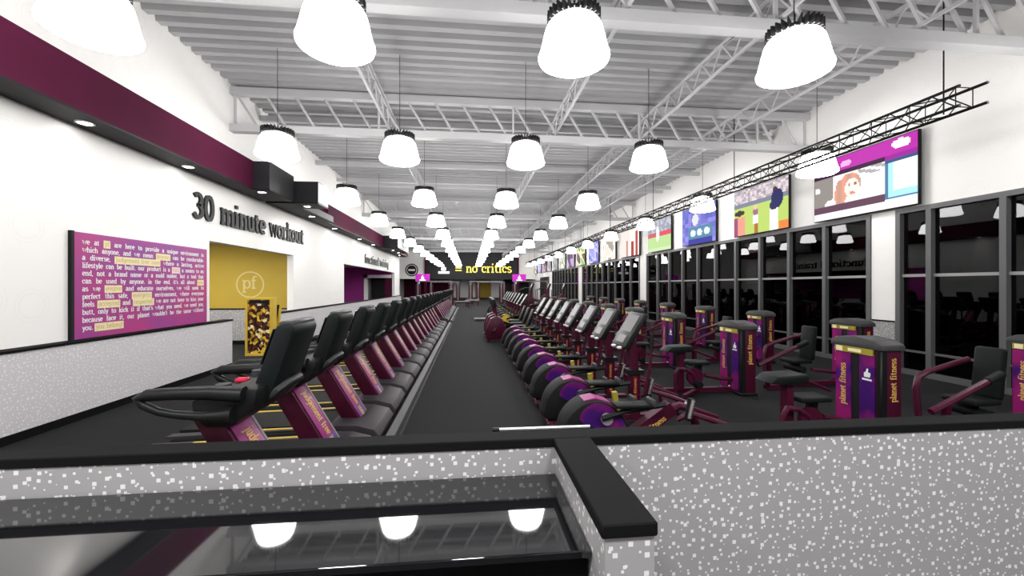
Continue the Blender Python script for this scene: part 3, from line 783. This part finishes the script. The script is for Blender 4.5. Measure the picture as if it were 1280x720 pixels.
# ------------------------------------------------------------------ treadmill
def make_treadmill():
    t = empty('treadmill')            # local x = world X + 1.9, +x points to the aisle
    X = lambda w: w + 1.9
    MB().prism([(X(-3.15), .06), (X(-1.25), .06), (X(-1.25), .21), (X(-3.05), .17)], 'y', -.41, .41, bevel=.015).build('deck', 'black', t)
    MB().box(X(-3.06), X(-1.36), -.26, .26, .172, .2165).build('belt', 'rubber', t)
    for s in (-1, 1):
        r = MB().prism([(X(-3.1), .17), (X(-1.3), .205), (X(-1.3), .235), (X(-3.1), .195)], 'y', s * .30, s * .40).build('side_rail', 'greyplastic', t)
        MB().prism([(X(-2.7), .205), (X(-1.4), .231), (X(-1.4), .237), (X(-2.7), .211)], 'y', s * .33, s * .365).build('yellow_stripe', 'yellow', r)
    MB().prism([(X(-1.50), .08), (X(-.99), .03), (X(-.96), .12), (X(-1.02), .20), (X(-1.20), .25), (X(-1.50), .26)], 'y', -.41, .41, bevel=.012).build('motor_hood', 'hood', t)
    for s in (-1, 1):
        MB().cyl((X(-3.0), s * .30, .035), .035, .05, 'y', 12).build('foot', 'rubber', t)
        MB().cyl((X(-1.1), s * .30, .035), .035, .05, 'y', 12).build('foot', 'rubber', t)
    # mast
    a, b = Vector((X(-1.16), 0, .10)), Vector((X(-1.65), 0, .93)); d = (b - a).normalized()
    MB().prism([(a.x - .20, a.z), (a.x, a.z), (b.x, b.z), (b.x - .17, b.z)], 'y', -.15, .15, bevel=.012).build('mast', 'mframe', t)
    n = Vector((d.z, 0, -d.x))
    def P(u, off): q = a + d * u + n * off; return (q.x, q.z)
    Lm = (b - a).length
    pn = MB().prism([P(0.0, .001), P(Lm, .001), P(Lm, .012), P(0.0, .012)], 'y', -.125, .125, bevel=.004); p = pn.build('mast_panel', 'magenta', t)
    MB().prism([P(0.0, .0125), P(.30, .0125), P(.26, .0145), P(0.0, .0145)], 'y', -.11, .11).build('violet_end', 'violet', p)
    o = a + d * (Lm - .20) + n * .0135 + Vector((0, -.035, 0))
    mb = MB(); lettering(mb, 'judgement free zone', o, -d, YY, .078, .0015, .26, width=.62); mb.build('lettering', 'textyel', p)
    MB().prism([P(.0, -.02), P(Lm, -.02), P(Lm, .014), P(0.0, .014)], 'y', .125, .15).build('edge_trim', 'lightgrey', t)
    # dash and handrails
    dash = MB().prism([(X(-1.68), .96), (X(-1.60), .88), (X(-1.44), .88), (X(-1.31), 1.0), (X(-1.29), 1.12), (X(-1.42), 1.12), (X(-1.68), 1.06)], 'y', -.35, .35, bevel=.03).build('dash', 'black', t)
    mb = MB(); mb.cyl((X(-1.56), .22, 1.10), .045, .05, n=14); mb.build('cup_holder', 'greyplastic', dash); MB().cyl((X(-1.56), -.22, 1.10), .045, .05, n=14).build('cup_holder', 'greyplastic', dash)
    MB().bbox(X(-1.60), X(-1.52), -.03, .03, 1.085, 1.115, .01, 1).build('stop_button', 'red', dash)
    for s in (-1, 1):
        y = s * .37
        MB().tube([(X(-1.36), y, 1.09), (X(-1.55), y, 1.105), (X(-1.75), y, 1.105), (X(-1.90), y, 1.10), (X(-1.95), y, 1.08), (X(-1.92), y, 1.04), (X(-1.84), y, 1.0), (X(-1.75), y, .98), (X(-1.60), y, .965), (X(-1.42), y, .97)], [.05, .042, .038, .036, .030, .026, .024, .024, .03, .05], 10).build('handrail', 'black', t)
    # console
    co = MB().prism([(X(-1.43), 1.0), (X(-1.30), .98), (X(-1.22), 1.20), (X(-1.13), 1.46), (X(-1.16), 1.51), (X(-1.25), 1.495), (X(-1.345), 1.22)], 'y', -.215, .215, bevel=.028).build('console', 'pad', t)
    s0, s1 = Vector((X(-1.343), 0, 1.235)), Vector((X(-1.262), 0, 1.465)); dd = (s1 - s0).normalized(); nn = Vector((-dd.z, 0, dd.x))
    q = [s0 + nn * .003, s1 + nn * .003, s1 + nn * .009, s0 + nn * .009]
    MB().prism([(v.x, v.z) for v in q], 'y', -.20, .20).build('screen', 'blackshine', co)
    MB().bbox(X(-1.235), X(-1.15), -.20, .20, 1.475, 1.517, .012, 1).build('console_top', 'greyplastic', co)
    MB().tube([(X(-1.34), -.18, 1.0), (X(-1.25), -.19, 1.07), (X(-1.22), -.1, 1.10), (X(-1.22), .1, 1.10), (X(-1.25), .19, 1.07), (X(-1.34), .18, 1.0)], .022, 8).build('front_handle', 'greyplastic', t)
    return t
tm = make_treadmill()
for k in range(28):
    o = tm if k == 0 else copy_tree(tm)
    yy = 3.02 + .975 * k + (1.2 if k > 15 else 0)
    o.location = (-1.9, yy, 0)
    if k == 0: lab = 'nearest treadmill, its black handrails reaching left, purple lettered mast'
    elif k < 16: lab = f'black and magenta treadmill, {ORD[k]} from the camera along the aisle'
    else: lab = f'far treadmill, {ORD[k - 16]} beyond the break in the treadmill row'
    tag(o, lab, 'treadmill', 'treadmills in a row along the aisle')
# cable raceway along the treadmill fronts
t = empty('floor_raceway', (-.87, 11.2, 0)); MB().prism([(-.06, 0), (.05, 0), (.03, .06), (-.06, .08)], 'y', -8.7, 8.0).build('cover', 'greyplastic', t)
MB().box(.052, .085, -8.7, 8.0, 0, .012).build('edge_strip', 'blackmat', t)
tag(t, 'grey floor raceway with black edge along the near treadmills', 'raceway')
t = empty('floor_raceway', (-.87, 26.4, 0)); MB().prism([(-.06, 0), (.05, 0), (.03, .06), (-.06, .08)], 'y', -6.3, 6.0).build('cover', 'greyplastic', t)
MB().box(.052, .085, -6.3, 6.0, 0, .012).build('edge_strip', 'blackmat', t)
tag(t, 'grey floor raceway with black edge along the far treadmills', 'raceway')

# ------------------------------------------------------------------ elliptical
def rounded(pts, n=3):
    N = len(pts); out = []
    for i in range(N):
        p0, p1, p2, p3 = (Vector(pts[(i + k - 1) % N]) for k in range(4))
        for j in range(n):
            t = j / n
            q = .5 * ((2 * p1) + (p2 - p0) * t + (2 * p0 - 5 * p1 + 4 * p2 - p3) * t * t + (3 * p1 - p0 - 3 * p2 + p3) * t ** 3)
            out.append((q.x, q.y))
    return out
def make_elliptical(front=True, accent='print'):
    t = empty('elliptical_trainer')    # local x = world X - 1.3
    X = lambda w: w - 1.3
    base = MB().box(X(1.05), X(2.35), -.05, .05, .04, .11).build('base_rail', 'mframe', t)
    MB().bbox(X(.94), X(1.06), -.30, .30, .03, .10, .015, 1).build('rear_stabiliser', 'mframe', t)
    for s in (-1, 1): MB().cyl((X(.96), s * .27, .085), .04, .03, 'y', 12).build('transport_wheel', 'greyplastic', t)
    pr = [(X(.94), .12), (X(1.58), .12), (X(1.66), .24), (X(1.56), .41), (X(1.42), .545), (X(1.27), .59), (X(1.11), .55), (X(.98), .43), (X(.92), .28)]
    sh = MB().prism(rounded(pr), 'y', -.17, .17, bevel=.02).build('drive_shroud', 'rubber', t)
    up = [(X(1.12), .38), (X(1.44), .27), (X(1.58), .25), (X(1.53), .40), (X(1.41), .53), (X(1.27), .573), (X(1.19), .55), (X(1.11), .48)]
    for s in (-1, 1):
        MB().prism(rounded(up), 'y', s * .172, s * .18).build('shroud_panel', accent, sh)
    MB().prism([(X(1.16), .571), (X(1.27), .592), (X(1.42), .547), (X(1.50), .47), (X(1.51), .48), (X(1.425), .56), (X(1.27), .606), (X(1.155), .583)], 'y', -.10, .10).build('shroud_top', 'magenta' if accent == 'print' else accent, sh)
    for s in (-1, 1):
        MB().cyl((X(1.36), s * .20, .42), .06, .03, 'y', 16).build('crank_disc', 'lightgrey', t)
        zz = .50 if s < 0 else .40; x0 = 1.36
        MB().tube([(X(1.30), s * .235, zz - .06), (X(1.52), s * .235, zz), (X(1.95), s * .235, zz + .06)], .028, 8).build('pedal_arm', 'black', t)
        pd = MB().bbox(X(1.42), X(1.80), s * .235 - .085, s * .235 + .085, zz + .05, zz + .085, .015, 2).build('foot_pedal', 'pad', t)
        MB().bbox(X(1.78), X(1.82), s * .235 - .085, s * .235 + .085, zz + .05, zz + .13, .012, 1).build('toe_stop', 'greyplastic', pd)
    MB().beam((X(1.62), .15, .22), (X(1.56), .15, .60), .05, .06).build('link_cover', 'olive', t)
    MB().bbox(X(1.08), X(1.30), -.25, -.18, .13, .22, .02, 1).build('step_cover', 'greyplastic', t)
    # front legs
    for s in (-1, 1):
        MB().tube([(X(2.15), s * .10, .36), (X(2.25), s * .16, .44), (X(2.45), s * .2, .38), (X(2.78), s * .22, .26), (X(2.80), s * .22, .04)], .030, 8).build('front_brace', 'mframe', t)
        MB().cyl((X(2.80), s * .22, .015), .04, .03, 'z', 12).build('foot', 'rubber', t)
    mb = MB(); thumb(mb, (X(2.66), -.252, .30), XX, ZZ, .05, .004); mb.build('emblem', 'paper', t)
    g = MB().tube([(X(2.19), -.26, .42), (X(2.235), -.26, .60)], .024, 10).build('chrome_guide', 'chrome', t)
    MB().tube([(X(2.205), -.20, .38), (X(2.245), -.20, .60)], .036, 8).build('guide_holder', 'black', t)
    if front:
        MB().box(X(2.04), X(2.16), -.06, .06, .05, .62).build('front_post', 'mframe', t)
        st = MB().box(X(2.07), X(2.12), -.064, -.06, .16, .60).build('post_strip', 'redstrip', t)
        mb = MB(); lettering(mb, 'planet fitness', (X(2.105), -.065, .19), ZZ, NX, .022, .001, .24, width=.38); mb.build('lettering', 'textyel', st)
        MB().box(X(2.0), X(2.2), -.09, .09, .62, .68).build('post_joint', 'black', t)
        MB().beam((X(2.10), 0, .66), (X(2.06), 0, 1.06), .10, .09).build('upper_post', 'mframe', t)
        a, b = Vector((X(1.90), 0, .98)), Vector((X(2.16), 0, 1.40)); d = (b - a).normalized(); n = Vector((-d.z, 0, d.x))
        def P(u, o): q = a + d * u + n * o; return (q.x, q.z)
        L_ = (b - a).length
        co = MB().prism([P(0, -.06), P(L_, -.04), P(L_, .02), P(0, .02)], 'y', -.23, .23, bevel=.015).build('console', 'black', t)
        MB().prism([P(.21, .021), P(L_ - .05, .021), P(L_ - .05, .026), P(.21, .026)], 'y', -.16, .16).build('screen', 'screengrey', co)
        MB().prism([P(.05, .021), P(.155, .021), P(.155, .026), P(.05, .026)], 'y', -.12, .12).build('keypad', 'screengrey', co)
        for s in (-1, 1):
            MB().bbox(X(1.84), X(1.90), s * .10 - .03, s * .10 + .03, .955, .99, .012, 1).build('heart_grip', 'paper', t)
            MB().tube([(X(2.12), s * .27, .42), (X(2.18), s * .29, .74), (X(2.20), s * .29, .98)], .020, 8).build('moving_arm', 'mframe', t)
            MB().tube([(X(2.20), s * .29, .98), (X(2.21), s * .28, 1.16)], .026, 8).build('arm_grip', 'black', t)
    else:
        bm_ = MB().beam((X(1.62), -.02, .13), (X(2.12), -.02, .47), .12, .14).build('sloping_boom', 'mframe', t)
        a, b = Vector((X(1.66), -.083, .115)), Vector((X(2.10), -.083, .415)); d = (b - a).normalized()
        mb = MB(); lettering(mb, 'planet fitness', a + Vector((.03, 0, .005)), d, Vector((-d.z, 0, d.x)), .040, .002, .26, width=.42); mb.build('lettering', 'textyel', bm_)
        MB().tube([(X(2.10), 0, .42), (X(2.22), 0, .47), (X(2.36), 0, .43), (X(2.42), 0, .20), (X(2.42), 0, .04)], .045, 8).build('arch', 'mframe', t)
        mb = MB(); mb.cyl((X(1.73), -.2, .24), .045, .05, 'z', 12); mb.build('knob', 'yellow', t)
    return t
e0 = make_elliptical(False); e1 = make_elliptical(True)
EY = lambda d: (d - .13) / .9947
e0.location = (1.3, EY(4.29), 0)
tag(e0, 'nearest elliptical trainer, low and without a console, purple shroud, lettered boom', 'elliptical trainer', 'elliptical trainers along the aisle')
for k in range(1, 9):
    o = e1 if k == 1 else copy_tree(e1); o.location = (1.3, EY(4.29 + .92 * k), 0)
    tag(o, f'elliptical trainer with purple shroud and grey console, {ORD[k]} from the camera', 'elliptical trainer', 'elliptical trainers along the aisle')
e2 = make_elliptical(True, 'yellow'); e3 = make_elliptical(True, 'hood')
for k in range(8):
    o = e2 if k == 0 else e3 if k == 1 else copy_tree(e3); o.location = (1.45, 16.4 + 1.2 * k, 0)
    tag(o, 'elliptical trainer with a yellow shroud beyond the maroon bikes' if k == 0 else f'dark elliptical trainer, {ORD[k - 1]} beyond the yellow one', 'elliptical trainer', 'far elliptical trainers')

# ------------------------------------------------------------------ stair climber
def make_climber():
    t = empty('stair_climber')
    MB().prism([(-.75, .03), (.55, .03), (.62, .55), (.45, 1.15), (.20, 1.20), (-.20, .62), (-.70, .22)], 'y', -.34, -.26, bevel=.02).prism([(-.75, .03), (.55, .03), (.62, .55), (.45, 1.15), (.20, 1.20), (-.20, .62), (-.70, .22)], 'y', .26, .34, bevel=.02).build('side_cover', 'mframe', t)
    for k in range(5):
        MB().box(-.68 + .2 * k, -.44 + .2 * k, -.26, .26, .14 + .19 * k, .19 + .19 * k).build('step', 'rubber', t)
    for s in (-1, 1):
        MB().tube([(-.30, s * .31, .60), (-.35, s * .33, 1.45), (.05, s * .33, 1.62), (.45, s * .28, 1.60)], .022, 8).build('handrail', 'greyplastic', t)
    MB().box(.36, .50, -.12, .12, 1.1, 1.55).build('console_post', 'mframe', t)
    c = MB().prism([(.34, 1.50), (.46, 1.46), (.60, 1.86), (.50, 1.90)], 'y', -.22, .22, bevel=.015).build('console', 'black', t)
    MB().prism([(.36, 1.535), (.49, 1.875), (.487, 1.88), (.355, 1.54)], 'y', -.17, .17).build('screen', 'screengrey', c)
    return t
c0 = make_climber()
def make_recumbent():
    t = empty('recumbent_bike')      # rider faces -x
    MB().prism([(-.62, .08), (-.10, .08), (-.02, .40), (-.12, .70), (-.30, .80), (-.50, .72), (-.64, .40)], 'y', -.16, .16, bevel=.03).build('drive_shroud', 'mframe', t)
    MB().box(-.60, .85, -.05, .05, .06, .13).build('frame_rail', 'mframe', t)
    for x in (-.58, .80): MB().box(x - .04, x + .04, -.28, .28, 0, .06).build('floor_bar', 'mframe', t)
    for q in (-1, 1):
        c = MB().tube([(-.34, q * .18, .42), (-.34 + q * .10, q * .22, .42 + q * .08)], .018, 8).build('crank', 'greyplastic', t)
        MB().bbox(-.39 + q * .10, -.27 + q * .10, q * .28 - .05, q * .28 + .05, .40 + q * .08, .44 + q * .08, .01, 1).build('pedal', 'rubber', c)
    MB().tube([(-.28, 0, .78), (-.36, 0, 1.10)], .03, 8).build('console_mast', 'mframe', t)
    MB().prism([(-.40, 1.06), (-.30, 1.08), (-.36, 1.34), (-.46, 1.32)], 'y', -.17, .17, bevel=.01).build('console', 'black', t)
    MB().bbox(.25, .68, -.20, .20, .42, .50, .03, 2).build('seat', 'pad', t)
    MB().prism([(.64, .50), (.74, .48), (.92, .98), (.84, 1.02)], 'y', -.20, .20, bevel=.03).build('backrest', 'pad', t)
    MB().box(.42, .52, -.05, .05, .13, .42).build('seat_post', 'mframe', t)
    return t
rb = make_recumbent()
for k in range(3):
    o = rb if k == 0 else copy_tree(rb); o.location = (1.15, 12.95 + 1.0 * k, 0)
    tag(o, f'maroon recumbent bike, {ORD[k]} beyond the purple elliptical trainers', 'recumbent bike', 'maroon recumbent bikes')
t = empty('step_platform', (.62, 20.6, 0))
MB().bbox(-.40, .40, -.2, .2, .07, .13, .02, 2).build('top_pad', 'lightgrey', t); MB().box(-.34, .34, -.16, .16, 0, .07).build('riser', 'greyplastic', t)
tag(t, 'low pale step platform lying on the floor right of the aisle', 'step platform')

# ------------------------------------------------------------------ selector weight machines
def make_tower(t):
    """weight stack tower: x 0...25, y 0...56, front faces -x, side faces -y"""
    body = MB().bbox(.0, .25, .0, .56, .04, 1.06, .02, 2).build('tower_body', 'mframe', t)
    MB().bbox(-.02, .27, -.02, .58, 0, .05, .01, 1).build('tower_base', 'black', t)
    pr = [(-.03, 1.05), (.60, 1.05), (.59, 1.11), (.50, 1.155), (.28, 1.18), (.06, 1.155), (-.02, 1.11)]
    MB().prism(pr, 'x', -.025, .265, bevel=.012).build('tower_top', 'greyplastic', t)
    MB().bbox(-.012, .07, -.012, .05, .05, 1.05, .012, 1).build('corner_post', 'black', t)
    MB().box(-.014, -.002, .34, .535, .07, .99).build('front_panel', 'print', t)
    MB().box(-.014, -.002, .06, .235, .07, .99).build('front_panel', 'print', t)
    sl = MB().box(-.008, -.001, .24, .335, .07, .99).build('stack_slot', 'blackmat', t)
    MB().cyl((-.014, .285, .10), .014, .02, 'x', 10).build('stack_pin', 'paper', sl)
    ip = MB().box(-.030, -.012, .07, .53, .985, 1.052).build('instruction_panel', 'olive', t)
    mb = MB(); mb.box(-.033, -.030, .43, .51, .99, 1.046); mb.box(-.033, -.030, .20, .36, 1.0, 1.035); mb.build('placard', 'cream', ip)
    mb = MB(); lettering(mb, 'planet fitness', (-.0145, .405, .37), ZZ, YY, .055, .0015, .24, width=.48); mb.build('lettering', 'textyel', t)
    mb = MB(); lettering(mb, 'planet fitness', (.175, -.0012, .50), ZZ, NX, .05, .0015, .24, width=.47); mb.build('lettering', 'textyel', t)
    mb = MB(); thumb(mb, (-.0145, .145, .78), NY, ZZ, .11, .002); mb.box(-.017, -.0145, .09, .20, .705, .725); mb.build('emblem', 'paper', t)
def station_a(t):
    # seated machine with roller pad; stretches to -x of the tower
    MB().box(-1.15, 0, .24, .32, .02, .09).build('base_rail', 'mframe', t)
    MB().beam((-1.0, -.08, .05), (-.55, .30, .05), .06, .05).build('angled_foot', 'mframe', t)
    MB().box(-.92, -.84, .20, .30, .06, .70).build('pad_post', 'mframe', t)
    pr = [(-1.17, .70), (-1.08, .775), (-.74, .79), (-.71, .76), (-.73, .69), (-1.0, .675)]
    MB().prism(pr, 'y', .12, .40, bevel=.02).build('chest_pad', 'pad', t)
    MB().bbox(-.80, -.42, .14, .42, .47, .53, .025, 2).build('seat', 'pad', t)
    MB().beam((-.58, .28, .08), (-.55, .28, .47), .08, .08).build('seat_post', 'black', t)
    MB().tube([(-1.02, .12, .04), (-1.04, .12, .34), (-.98, .12, .44), (-.86, .12, .42), (-.74, .12, .34), (-.70, .12, .22)], .030, 8).build('pivot_arm', 'mframe', t)
    MB().cyl((-.70, .14, .30), .13, .06, 'y', 20).build('cam', 'mframe', t)
    MB().cyl((-.70, .10, .20), .05, .26, 'y', 14).build('roller_pad', 'pad', t)
    MB().tube([(-.48, .22, .30), (-.20, .22, .24), (0, .22, .22)], .032, 8).build('link_bar', 'mframe', t)
    MB().tube([(-.72, .50, .72), (-.45, .52, .64), (-.10, .52, .50)], .018, 8).build('grab_bar', 'mframe', t)
def station_b(t):
    MB().box(-1.35, 0, .24, .32, .02, .09).build('base_rail', 'mframe', t)
    MB().box(-1.00, -.92, .22, .32, .05, .47).build('seat_post', 'mframe', t)
    MB().bbox(-1.14, -.78, .10, .44, .42, .49, .03, 2).build('seat', 'pad', t)
    Mx = Matrix.Translation((-.76, .27, .47)) @ Matrix.Rotation(R(6), 4, 'Y')
    MB().bbox(-.05, .06, -.13, .13, .0, .58, .035, 3, 0, Mx).build('backrest', 'pad', t)
    MB().tube([(-1.35, .48, .05), (-1.36, .52, .52), (-1.30, .54, .66), (-1.16, .55, .72), (-.6, .56, .86)], .034, 8).build('frame_hoop', 'mframe', t)
    MB().tube([(-1.93, -.10, .46), (-1.70, -.10, .56), (-1.22, -.06, .74)], .034, 8).build('press_arm', 'mframe', t)
    MB().tube([(-1.22, -.06, .74), (-1.02, -.04, .81)], .042, 10).build('arm_grip', 'pad', t)
    MB().tube([(-1.75, -.10, .54), (-1.70, -.05, .30), (-1.62, .10, .05)], .04, 8).build('arm_support', 'mframe', t)
    MB().box(-1.66, -1.30, .06, .14, .02, .09).build('foot_rail', 'mframe', t)
    MB().tube([(-.42, .0, .50), (-.20, .10, .56), (0, .14, .62)], .03, 8).build('link_bar', 'mframe', t)
    MB().tube([(-.9, .0, .35), (-.5, -.05, .30), (-.1, .05, .34)], .026, 8).build('leg_bar', 'mframe', t)
    MB().cyl((-.98, .27, .33), .055, .40, 'y', 14).build('roller_pad', 'pad', t)
def machine(kind, name):
    t = empty(name); make_tower(t); (station_a if kind == 'a' else station_b)(t); return t
ma = machine('a', 'weight_machine'); mbb = machine('b', 'weight_machine')
for k in range(9):
    o = ma if k == 0 else copy_tree(ma); o.location = (4.37 if k == 0 else 4.27, 3.97 + 2.13 * k, 0)
    tag(o, f'purple weight stack machine with chest pad, {ORD[k]} from the camera in the inner column', 'weight machine', 'weight machines in the inner column')
for k in range(9):
    o = mbb if k == 0 else copy_tree(mbb); o.location = (6.62 if k == 0 else 6.58, (3.85, 6.33, 8.62)[k] if k < 3 else 8.62 + 2.25 * (k - 2), 0)
    tag(o, f'purple weight stack machine with upright backrest, {ORD[k]} from the camera in the window column', 'weight machine', 'weight machines in the window column')

# ------------------------------------------------------------------ gold display cabinet in the alcove
t = empty('display_cabinet', (-5.22, 10.98, 0)); t.scale = (.87, .6, 1)
MB().box(-.38, .36, -.20, .20, 0, .06).build('plinth', 'yellow', t)
mb = MB(); mb.box(-.38, -.32, -.20, .2, .06, 1.45); mb.box(.29, .36, -.20, .2, .06, 1.45); mb.box(-.32, .29, -.20, .2, 1.40, 1.45); mb.build('frame', mat('gold cabinet', (.62, .42, .05), .4), t)
MB().box(-.32, .29, -.16, .2, .06, 1.40).build('printed_front', 'mosaic', t)
MB().box(-.28, .25, -.175, -.16, 1.30, 1.38).build('name_plate', 'blackmat', t)
tag(t, 'tall gold-framed display cabinet with a mosaic front by the alcove', 'cabinet')
t = empty('step_machine', (-5.06, 11.30, 0)); t.scale = (1, 1, .92)
MB().box(-.14, .14, -.09, .09, 0, .10).build('base', 'black', t); MB().beam((0, 0, .1), (.12, 0, 1.30), .10, .10).build('post', mat('gold cabinet', (0, 0, 0)), t)
MB().beam((.05, -.06, .8), (.13, -.06, 1.36), .05, .03).build('console', 'blackmat', t); MB().tube([(0, 0, .85), (.20, 0, .87)], .03, 8).build('handle', 'yellow', t)
tag(t, 'yellow upright machine post standing behind the gold display cabinet', 'exercise machine')

# ------------------------------------------------------------------ far strength area
def make_rack():
    t = empty('cable_crossover')
    for s in (-1, 1):
        MB().box(s * 1.5 - .22, s * 1.5 + .22, -.12, .12, 0, 1.9).build('weight_tower', 'mframe', t)
        MB().box(s * 1.5 - .06, s * 1.5 + .06, -.2, -.12, .1, 2.1).build('pulley_column', 'lightgrey', t)
    MB().box(-1.6, 1.6, -.04, .04, 2.1, 2.2).build('crossbar', 'lightgrey', t)
    return t
r0 = make_rack()
RK = [(-3.2, 38.5), (1.6, 40.5), (5.6, 37.5), (-2.8, 47.0), (2.5, 48.0)]
RL = ['left of the aisle before the far left sign', 'in the middle beyond the end of the aisle', 'right of the aisle before the far right sign', 'farthest left under the black header', 'farthest right under the black header']
for (x, yy), l in zip(RK, RL):
    o = r0 if (x, yy) == RK[0] else copy_tree(r0); o.location = (x, yy, 0)
    tag(o, f'maroon cable crossover station {l}', 'cable machine', 'cable crossover stations')
def make_bench():
    t = empty('weight_bench')
    MB().bbox(-.14, .14, -.6, .6, .42, .50, .03, 2).build('bench_pad', 'lightgrey', t)
    MB().box(-.04, .04, -.55, .55, .34, .42).build('frame_rail', 'mframe', t)
    for s in (-1, 1): MB().box(-.25, .25, s * .5 - .04, s * .5 + .04, 0, .06).build('foot', 'mframe', t)
    for s in (-1, 1): MB().box(-.04, .04, s * .5 - .04, s * .5 + .04, .06, .34).build('leg', 'mframe', t)
    return t
b0 = make_bench()
for k, (x, yy, rz) in enumerate([(.3, 38.3, PI / 2), (.2, 35.5, PI / 2), (-.6, 33.2, PI / 2), (3.6, 30.5, 0), (5.0, 30.5, 0), (4.3, 34, 0)]):
    o = b0 if k == 0 else copy_tree(b0); o.location = (x, yy, 0); o.rotation_euler = (0, 0, rz)
    tag(o, ['farthest pale flat bench across the end of the aisle', 'nearer pale flat bench across the end of the aisle', 'pale bench beyond the last treadmills', 'pale bench lengthwise right of the far aisle', 'pale bench lengthwise nearest the window columns', 'pale bench lengthwise before the right cable station'][k], 'weight bench', 'pale weight benches')
for k in range(3):
    o = c0 if k == 0 else copy_tree(c0); o.location = (3.4 + 1.3 * k, 25.5 + 1.2 * k, 0); o.scale = (1, 1, 1)
    tag(o, f'tall maroon stair climber, {ORD[k]} of the three in front of the far benches', 'stair climber', 'tall stair climbers')

# ------------------------------------------------------------------ world and view
w = bpy.data.worlds.new('night'); S.world = w; w.use_nodes = True
w.node_tree.nodes['Background'].inputs[0].default_value = (.02, .022, .03, 1); w.node_tree.nodes['Background'].inputs[1].default_value = .1
S.view_settings.view_transform = 'Standard'; S.view_settings.look = 'None'; S.view_settings.gamma = 1; S.view_settings.use_curve_mapping = False
S.view_settings.exposure = 0.0
S.cycles.use_denoising = True
S.cycles.max_bounces = 6; S.cycles.diffuse_bounces = 3; S.cycles.glossy_bounces = 3; S.cycles.transparent_max_bounces = 8
S.cycles.sample_clamp_indirect = 4
